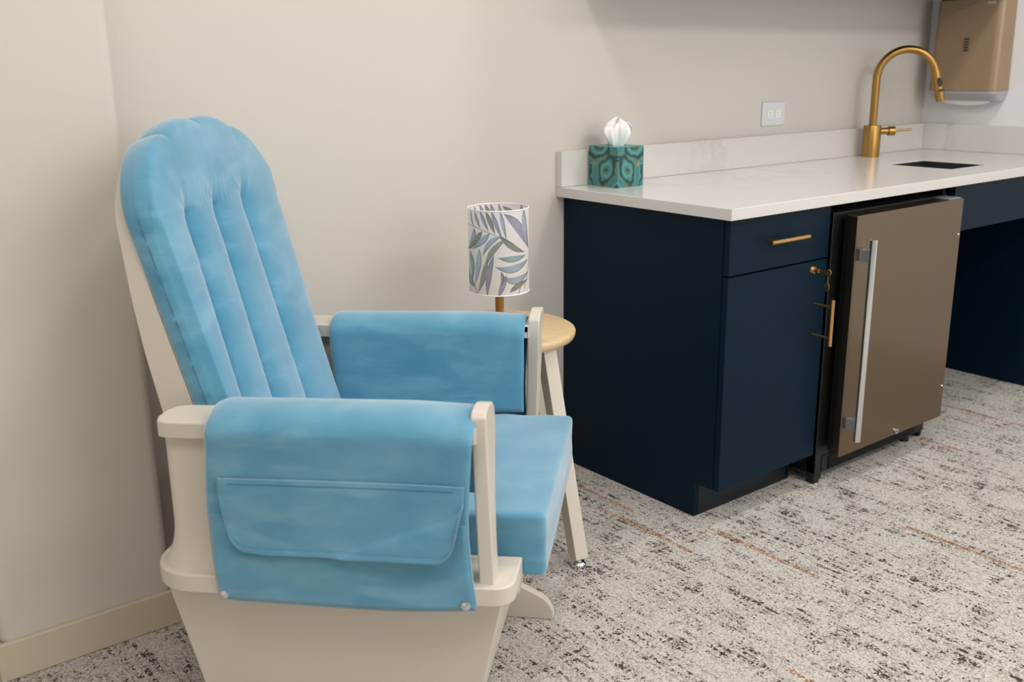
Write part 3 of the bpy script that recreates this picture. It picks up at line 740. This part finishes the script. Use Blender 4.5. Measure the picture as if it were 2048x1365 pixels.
for i in range(nu_-1):
    for j in (0, nv_-1): bm.faces.new((Vf[i][j], Vf[i+1][j], Vb[i+1][j], Vb[i][j]))
for j in range(nv_-1):
    for i in (0, nu_-1): bm.faces.new((Vf[i][j], Vf[i][j+1], Vb[i][j+1], Vb[i][j]))
obj('backrest', bm, M_white, g, angle=50)
# --- back cushion
nu_, nv_ = 181, 200
sv = np.sin(np.linspace(-1, 1, nu_)*math.pi/2); ZB = .44
seam = [(.216, .176), (.333, .300), (.466, .453)]          # w at tuft height, w at the bottom
ZTU = .952
Fz = np.zeros((nu_, nv_)); Wz = np.zeros((nu_, nv_)); Zz = np.zeros((nu_, nv_))
for i, s in enumerate(sv):
    zt = arch(s, .960, .156) + .012*abs(math.sin((s*.5+.5)*4*math.pi))**.6*(1-abs(s)**4) - .006
    zt += 0
    z = ZB + (zt-ZB)*(1-(1-np.linspace(0, 1, nv_))**1.15)
    hw = hwz(z); Wz[i] = wcz(z) + s*hw; Zz[i] = z
dside = (1-np.abs(sv))[:, None]*HWm; dtop = Zz[:, -1:]-Zz; 
dist = np.minimum(dside, dtop*.9)
dd_ = np.minimum(dist, .011)/.011
puff = .050 + .008*(1-(1-dd_)**2.2) + .008*(1-(1-np.minimum(dist, .08)/.08)**2)
zb01 = np.clip((Zz-.57)/(ZTU-.57), -.4, 1)
seamw = [a*zb01 + b*(1-zb01) for a, b in seam]
allw = [wcz(Zz)-hwz(Zz)-.012] + seamw + [wcz(Zz)+hwz(Zz)+.012]
below = smoothstep(ZTU+.010, ZTU-.030, Zz)
lobe = np.zeros_like(Zz)
for a, b in zip(allw, allw[1:]):
    m_ = (Wz >= a) & (Wz < b); tq = np.clip((Wz-a)/(b-a), 0, 1); lobe = np.where(m_, 1-np.abs(2*tq-1)**2.6, lobe)
h = puff*(1-below) + below*(.050*(.92+.08*dd_) + .018*lobe**.7*dd_ - .004)
h = np.where(below > .001, h, puff)
for a in seamw:
    dw = np.abs(Wz-a)
    h -= below*(.012*np.exp(-(dw/.007)))
    h -= (1-below)*.014*np.exp(-(dw/.014))*np.exp(-np.clip(Zz-ZTU, 0, 1)/.028)
    r_ = np.hypot(dw, (Zz-ZTU)*.9); h -= .014*np.exp(-(r_/.014))
# gather folds fanning up from the tufts, small cross puckers on seams and sides
for q, (a, b) in enumerate(seam):
    angq = np.arctan2(Wz-a, Zz-ZTU+.004); rq = np.hypot(Wz-a, Zz-ZTU)
    h += .0016*np.sin(angq*9+q)*np.exp(-rq/.045)*smoothstep(-.01, .015, Zz-ZTU)
mid_ = np.exp(-((Wz-.34)/.07)**2)*smoothstep(ZTU-.005, ZTU+.015, Zz)*np.exp(-np.clip(Zz-ZTU, 0, 1)/.06)
h += .0014*mid_*np.sin(Wz*420+3*np.sin(Zz*60))
ph = rng.rand(60)*6.28
puck = sum(np.sin(Zz*fr + Wz*60 + ph[i2]) for i2, fr in enumerate((95, 141, 203, 260)))/4
nearseam = sum(np.exp(-(np.abs(Wz-a)/.018)) for a in seamw)*below
h += .0014*puck*np.clip(nearseam, 0, 1)
sidew = np.exp(-dist/.016); h += .0010*puck*sidew*(Zz < 1.0)
Fz = rec(Zz)
vs, fs = [], []
nrm = np.array([1, 0, .2758])/math.hypot(1, .2758)
P = np.stack([Fz + h*nrm[0], Wz, Zz + h*nrm[2]], -1)
Nf = nu_*nv_
vs = P.reshape(-1, 3).tolist(); idx = np.arange(Nf).reshape(nu_, nv_)
fs = np.stack([idx[:-1, :-1], idx[1:, :-1], idx[1:, 1:], idx[:-1, 1:]], -1).reshape(-1, 4).tolist()
# side wall rows following the outline (left side up, over the arch, right side down)
outl = [(0, j) for j in range(nv_)] + [(i, nv_-1) for i in range(1, nu_)] + [(nu_-1, j) for j in range(nv_-2, -1, -1)]
prev = [int(idx[i, j]) for i, j in outl]; rows = 12
for k_ in range(1, rows+1):
    f_ = 1-k_/rows; cur = []
    for n_i, (i, j) in enumerate(outl):
        hb = h[i, j]*f_; bul = .006*math.sin(math.pi*min(1, (1-f_)*1.0)); sg = -1 if n_i < nv_ else (1 if n_i >= nv_+nu_-1 else 0)
        pk = .0008*(math.sin(Zz[i, j]*150+3*f_)+math.sin(Zz[i, j]*233-2*f_+1))*math.sin(math.pi*f_) if sg else 0
        groove = -.0022*math.exp(-((f_-.45)/.06)**2)
        b_ = bul+pk+groove
        if sg: dv = (0, sg*b_, 0)
        else:
            s = sv[i]; dv = (0, b_*s, b_*(1-abs(s)))
        base = np.array([Fz[i, j], Wz[i, j], Zz[i, j]]) + nrm*hb + np.array(dv)
        cur.append(len(vs)); vs.append(base.tolist())
    for a in range(len(outl)-1): fs.append((prev[a], prev[a+1], cur[a+1], cur[a]))
    prev = cur
# closed back: strip between left and right outline
bk = len(vs)
half = len(prev)//2
for a in range(half):
    b = len(prev)-1-a
    if a+1 < b-1+1 and a+1 <= half: 
        q = [prev[a], prev[a+1], prev[b-1], prev[b]]
        q = list(dict.fromkeys(q))
        if len(q) >= 3: fs.append(tuple(q))
me = bpy.data.meshes.new('back_cushion'); me.from_pydata(vs, [], fs); me.update(); me.materials.append(M_blue)
me.polygons.foreach_set('use_smooth', [True]*len(me.polygons)); bc = bpy.data.objects.new('back_cushion', me); link(bc, g)
# stitched seam down the visible side of the cushion
bm = bmesh.new(); tube(bm, [(rec(z)+.027, wcz(z)-hwz(z)-.0056, z+.007) for z in np.linspace(.56, .965, 40)], .0008, 6); obj('seam', bm, M_thread, bc)

# --- seat cushion
def sdisp(p, c, h_):
    x, y, z = p
    bx = math.cos(max(-1, min(1, (y-c[1])/h_[1]))*math.pi/2); bz = math.cos(max(-1, min(1, (z-c[2])/h_[2]))*math.pi/2)
    e_ = (x-c[0])/h_[0]
    if e_ > .6: x += .004*bx*bz
    if z > c[2]: z += .006*bx*math.cos(max(-1, min(1, e_))*math.pi/2) + .0012*math.sin(x*70+math.sin(y*9)*2)*max(0, 1-abs(e_)**6)
    if e_ > .85: x += .0006*math.sin(z*90+y*10)
    return np.array([x, y, z + TILT*x + TROLL*y])
sc = roundbox('seat_cushion', (-.470, .0955, .3345), (.103, .6175, .456), .011, M_blue, g, n=44, disp=sdisp)

# --- arm pads (draped over the rails, snapped at the hem)
def pad(name, mirror, inner_z, fs0, fs1, outer_z):
    nu2, nv2 = 70, 90
    sec = []     # cross-section (w, z) from the inner hem, over the top, to the outer hem
    oo = .030 if mirror else 0
    sec += [(.0857 if not mirror else .0808, inner_z + (.640-inner_z)*t_) for t_ in np.linspace(0, 1, 20)]
    sec += [(.026+.010*(oo > 0)+(.060-oo/2)*math.cos(a), .640+.034*math.sin(a)) for a in np.linspace(0.1, math.pi-.1, 26)]
    sec += [(-.034 + oo + .012*(0 if mirror else 1)*t_**.6, .640-(.640-outer_z)*t_) for t_ in np.linspace(0.02, 1, 44)]
    G = np.zeros((nu2, len(sec), 3))
    for i in range(nu2):
        u_ = i/(nu2-1)
        for j, (wv, zv) in enumerate(sec):
            hang = max(0, (.640-zv)/.32); outer = wv < 0
            x = fs0 + (fs1-fs0)*u_
            if outer:
                x += (-.010*math.sin(math.pi*min(1, hang*1.0))*(1-u_)) + (-.010*math.sin(math.pi*min(1, hang))*u_) + .004*hang*(2*u_-1)
            else: x += .012*(u_ < .5)*(hang)*(1-2*u_)
            ww = wv
            if outer: ww += -.004*math.sin(math.pi*u_)*hang + .0018*math.sin(9*u_+5*hang)*hang + .0022*math.sin(4.2*u_+14*hang)*hang*(1-hang*.3)
            else: ww += .002*math.sin(8*u_+6*hang)*hang
            zz2 = zv - (.007*math.sin(math.pi*u_)**.7 if (outer and j > len(sec)-12) else 0)*((j-(len(sec)-12))/11 if j > len(sec)-12 else 0)
            # edge hem roll
            eh = math.exp(-min(u_, 1-u_)/.012)*.0
            rnd_ = (1-min(1, min(u_, 1-u_)/.035))**2*.006
            cxx_ = .026; 
            zz2 -= (rnd_*.6 + .005*smoothstep(.72, 1.0, u_))*smoothstep(.60, .66, zv)
            ww = ww - max(-1, min(1, (ww-cxx_)/.03))*rnd_*.5*smoothstep(.45, .6, zv)
            G[i, j] = (x, (CWD-ww) if mirror else ww, zz2 + TILT*x + TROLL*ww)
    o = gridmesh(name, G, M_blue, g, thick=.010, off=-1 if not mirror else 1)
    return o, G, sec
p1, G1, sec1 = pad('arm_pad', False, .50, -.450, -.002, .338)
p2, G2, sec2 = pad('arm_pad', True, .462, -.455, -.010, .338)
# outside surface sampler of the near pad
def padw(u_, z):
    js = [j for j, (a, b) in enumerate(sec1) if a < 0 and j > 20]
    zs = np.array([sec1[j][1] for j in js]); j = js[int(np.argmin(np.abs(zs-z)))]
    i = int(round(u_*(G1.shape[0]-1))); return G1[i, j]
def onpad(u_, z, off):
    q = padw(u_, z); js_ = None
    return np.array([q[0], q[1]-off, z + TILT*q[0]])
def smooth_onpad(u_, z, off):
    # bilinear version of onpad
    jl = [j for j, (a, b) in enumerate(sec1) if a < 0 and j > 20]
    zs = np.array([sec1[j][1] for j in jl]); fi = np.interp(-z, -zs, np.arange(len(jl))); j0 = int(min(len(jl)-2, math.floor(fi))); tj = fi-j0
    ui = u_*(G1.shape[0]-1); i0 = int(min(G1.shape[0]-2, math.floor(ui))); ti = ui-i0
    q = (G1[i0, jl[j0]]*(1-ti)+G1[i0+1, jl[j0]]*ti)*(1-tj) + (G1[i0, jl[j0+1]]*(1-ti)+G1[i0+1, jl[j0+1]]*ti)*tj
    return np.array([q[0], q[1]-off, q[2]])
# pocket body (second layer) and its flap
G = np.zeros((60, 40, 3))
for i in range(60):
    u_ = .006+.988*i/59
    ztop = .500 + .004*math.sin(u_*5)
    for j in range(40): G[i, j] = smooth_onpad(u_, .344+(ztop-.344)*j/39, .0105+.0010*math.sin(12*u_+.2*j)*math.sin(math.pi*j/39))
pk = gridmesh('pocket', G, M_blue, p1, thick=.0025, off=0)
G = np.zeros((110, 60, 3))
U0, U1 = .050, .990
for i in range(110):
    a = i/109; u_ = U0+(U1-U0)*a
    ztop = .570 + .003*math.sin(3*a) - .004*a
    rc = .085; zb = .438 - .010*math.sin(math.pi*a*.8)*(1-a) 
    dlt = min(a, 1-a)
    if dlt < rc: zb += .050*(1-math.sqrt(max(0, 1-((rc-dlt)/rc)**2)))
    for j in range(60):
        b = j/59; z = ztop+(zb-ztop)*b; uu = u_
        # side edges lean inwards lower down
        uu = .5 + (u_-.5)*(1-.06*b*b)
        off_ = .015 + .004*b + .0010*math.sin(18*a+5*b)*b
        # diagonal fold at the lower right: cloth turned up a little
        fl = (b - (1.0 - (a-.44)/.56*.62)) if a > .44 else -1
        if fl > 0: off_ += .005*min(1, fl*14) + .011*min(1, fl*1.8)
        off_ += .0035*math.exp(-((b-.985)/.03)**2)*.3 - .0015*math.exp(-((b-.93)/.012)**2)
        G[i, j] = smooth_onpad(min(.999, max(.001, uu)), z, off_)
fp = gridmesh('pocket_flap', G, M_blue, p1, thick=.003, off=0)
# hems and stitches on the near pad
bm = bmesh.new(); tube(bm, [smooth_onpad(.035, z, .0006) for z in np.linspace(.63, .348, 40)], .0008, 6)
tube(bm, [smooth_onpad(.975, z, .0006) for z in np.linspace(.63, .348, 40)], .0008, 6)
tube(bm, [G[int(5+99*q/59), 4]+np.array([0, -.0018, 0]) for q in range(60)], .0007, 6)
obj('stitching', bm, M_thread, p1)
# snaps
for u_, z in ((.026, .350), (.966, .350)):
    q = smooth_onpad(u_, z, .0)
    # tab below the hem
    bm = bmesh.new(); n_ = 20
    lathe(bm, [(.0075, 0), (.0085, .002), (.0078, .0045), (.005, .0065), (.0008, .0072)], n=24, caps=False)
    sn = obj('snap', bm, M_chrome, p1); sn['label'] = 'round silver snap'; sn.rotation_euler = (math.pi/2, 0, 0); sn.location = (q[0], q[1]-.0125, q[2])
# far pad edge stitch
bm = bmesh.new(); tube(bm, [G2[2, j]+np.array([0, -.0012, 0]) for j in range(0, 24)], .0008, 6); obj('stitching', bm, M_thread, p2)

# --- base skirt (tapered box), corner strip, feet
def taperbox(bm, top, bot, z1, z0, r=.004):
    (a0, b0, a1, b1) = top; (c0, d0, c1, d1) = bot
    A = [bm.verts.new(p) for p in ((c0, d0, z0), (c1, d0, z0), (c1, d1, z0), (c0, d1, z0))]; Bv = [bm.verts.new(p) for p in ((a0, b0, z1), (a1, b0, z1), (a1, b1, z1), (a0, b1, z1))]
    bm.faces.new(A[::-1]); bm.faces.new(Bv)
    for i in range(4): bm.faces.new((A[i], A[(i+1) % 4], Bv[(i+1) % 4], Bv[i]))
bm = bmesh.new(); taperbox(bm, (-.592, .030, .040, CWD-.030), (-.536, .048, -.022, CWD-.048), .3408, .06)
for v in bm.verts: v.co.z += TILT*v.co.x if v.co.z > .2 else 0
obj('base_skirt', bm, M_white, g, bevel=.004, seg=2)
for yy_ in (.085, .513):
    ft = [(-.56, 0), (.069, 0), (.0715, .006), (.069, .022), (.063, .037), (.052, .050), (.040, .058), (.018, .069), (.0, .078), (-.015, .090), (-.03, .112), (-.46, .112), (-.50, .09), (-.52, .07), (-.55, .045), (-.565, .02)]
    bm = bmesh.new(); prism(bm, ft, yy_, yy_+.022, 'y'); obj('base_foot', bm, M_white, g, bevel=.003, seg=2)
bm = bmesh.new(); box(bm, (-.45, .107, .02), (-.41, .513, .09)); box(bm, (-.09, .107, .02), (-.05, .513, .09)); obj('base_rail', bm, M_white, g)
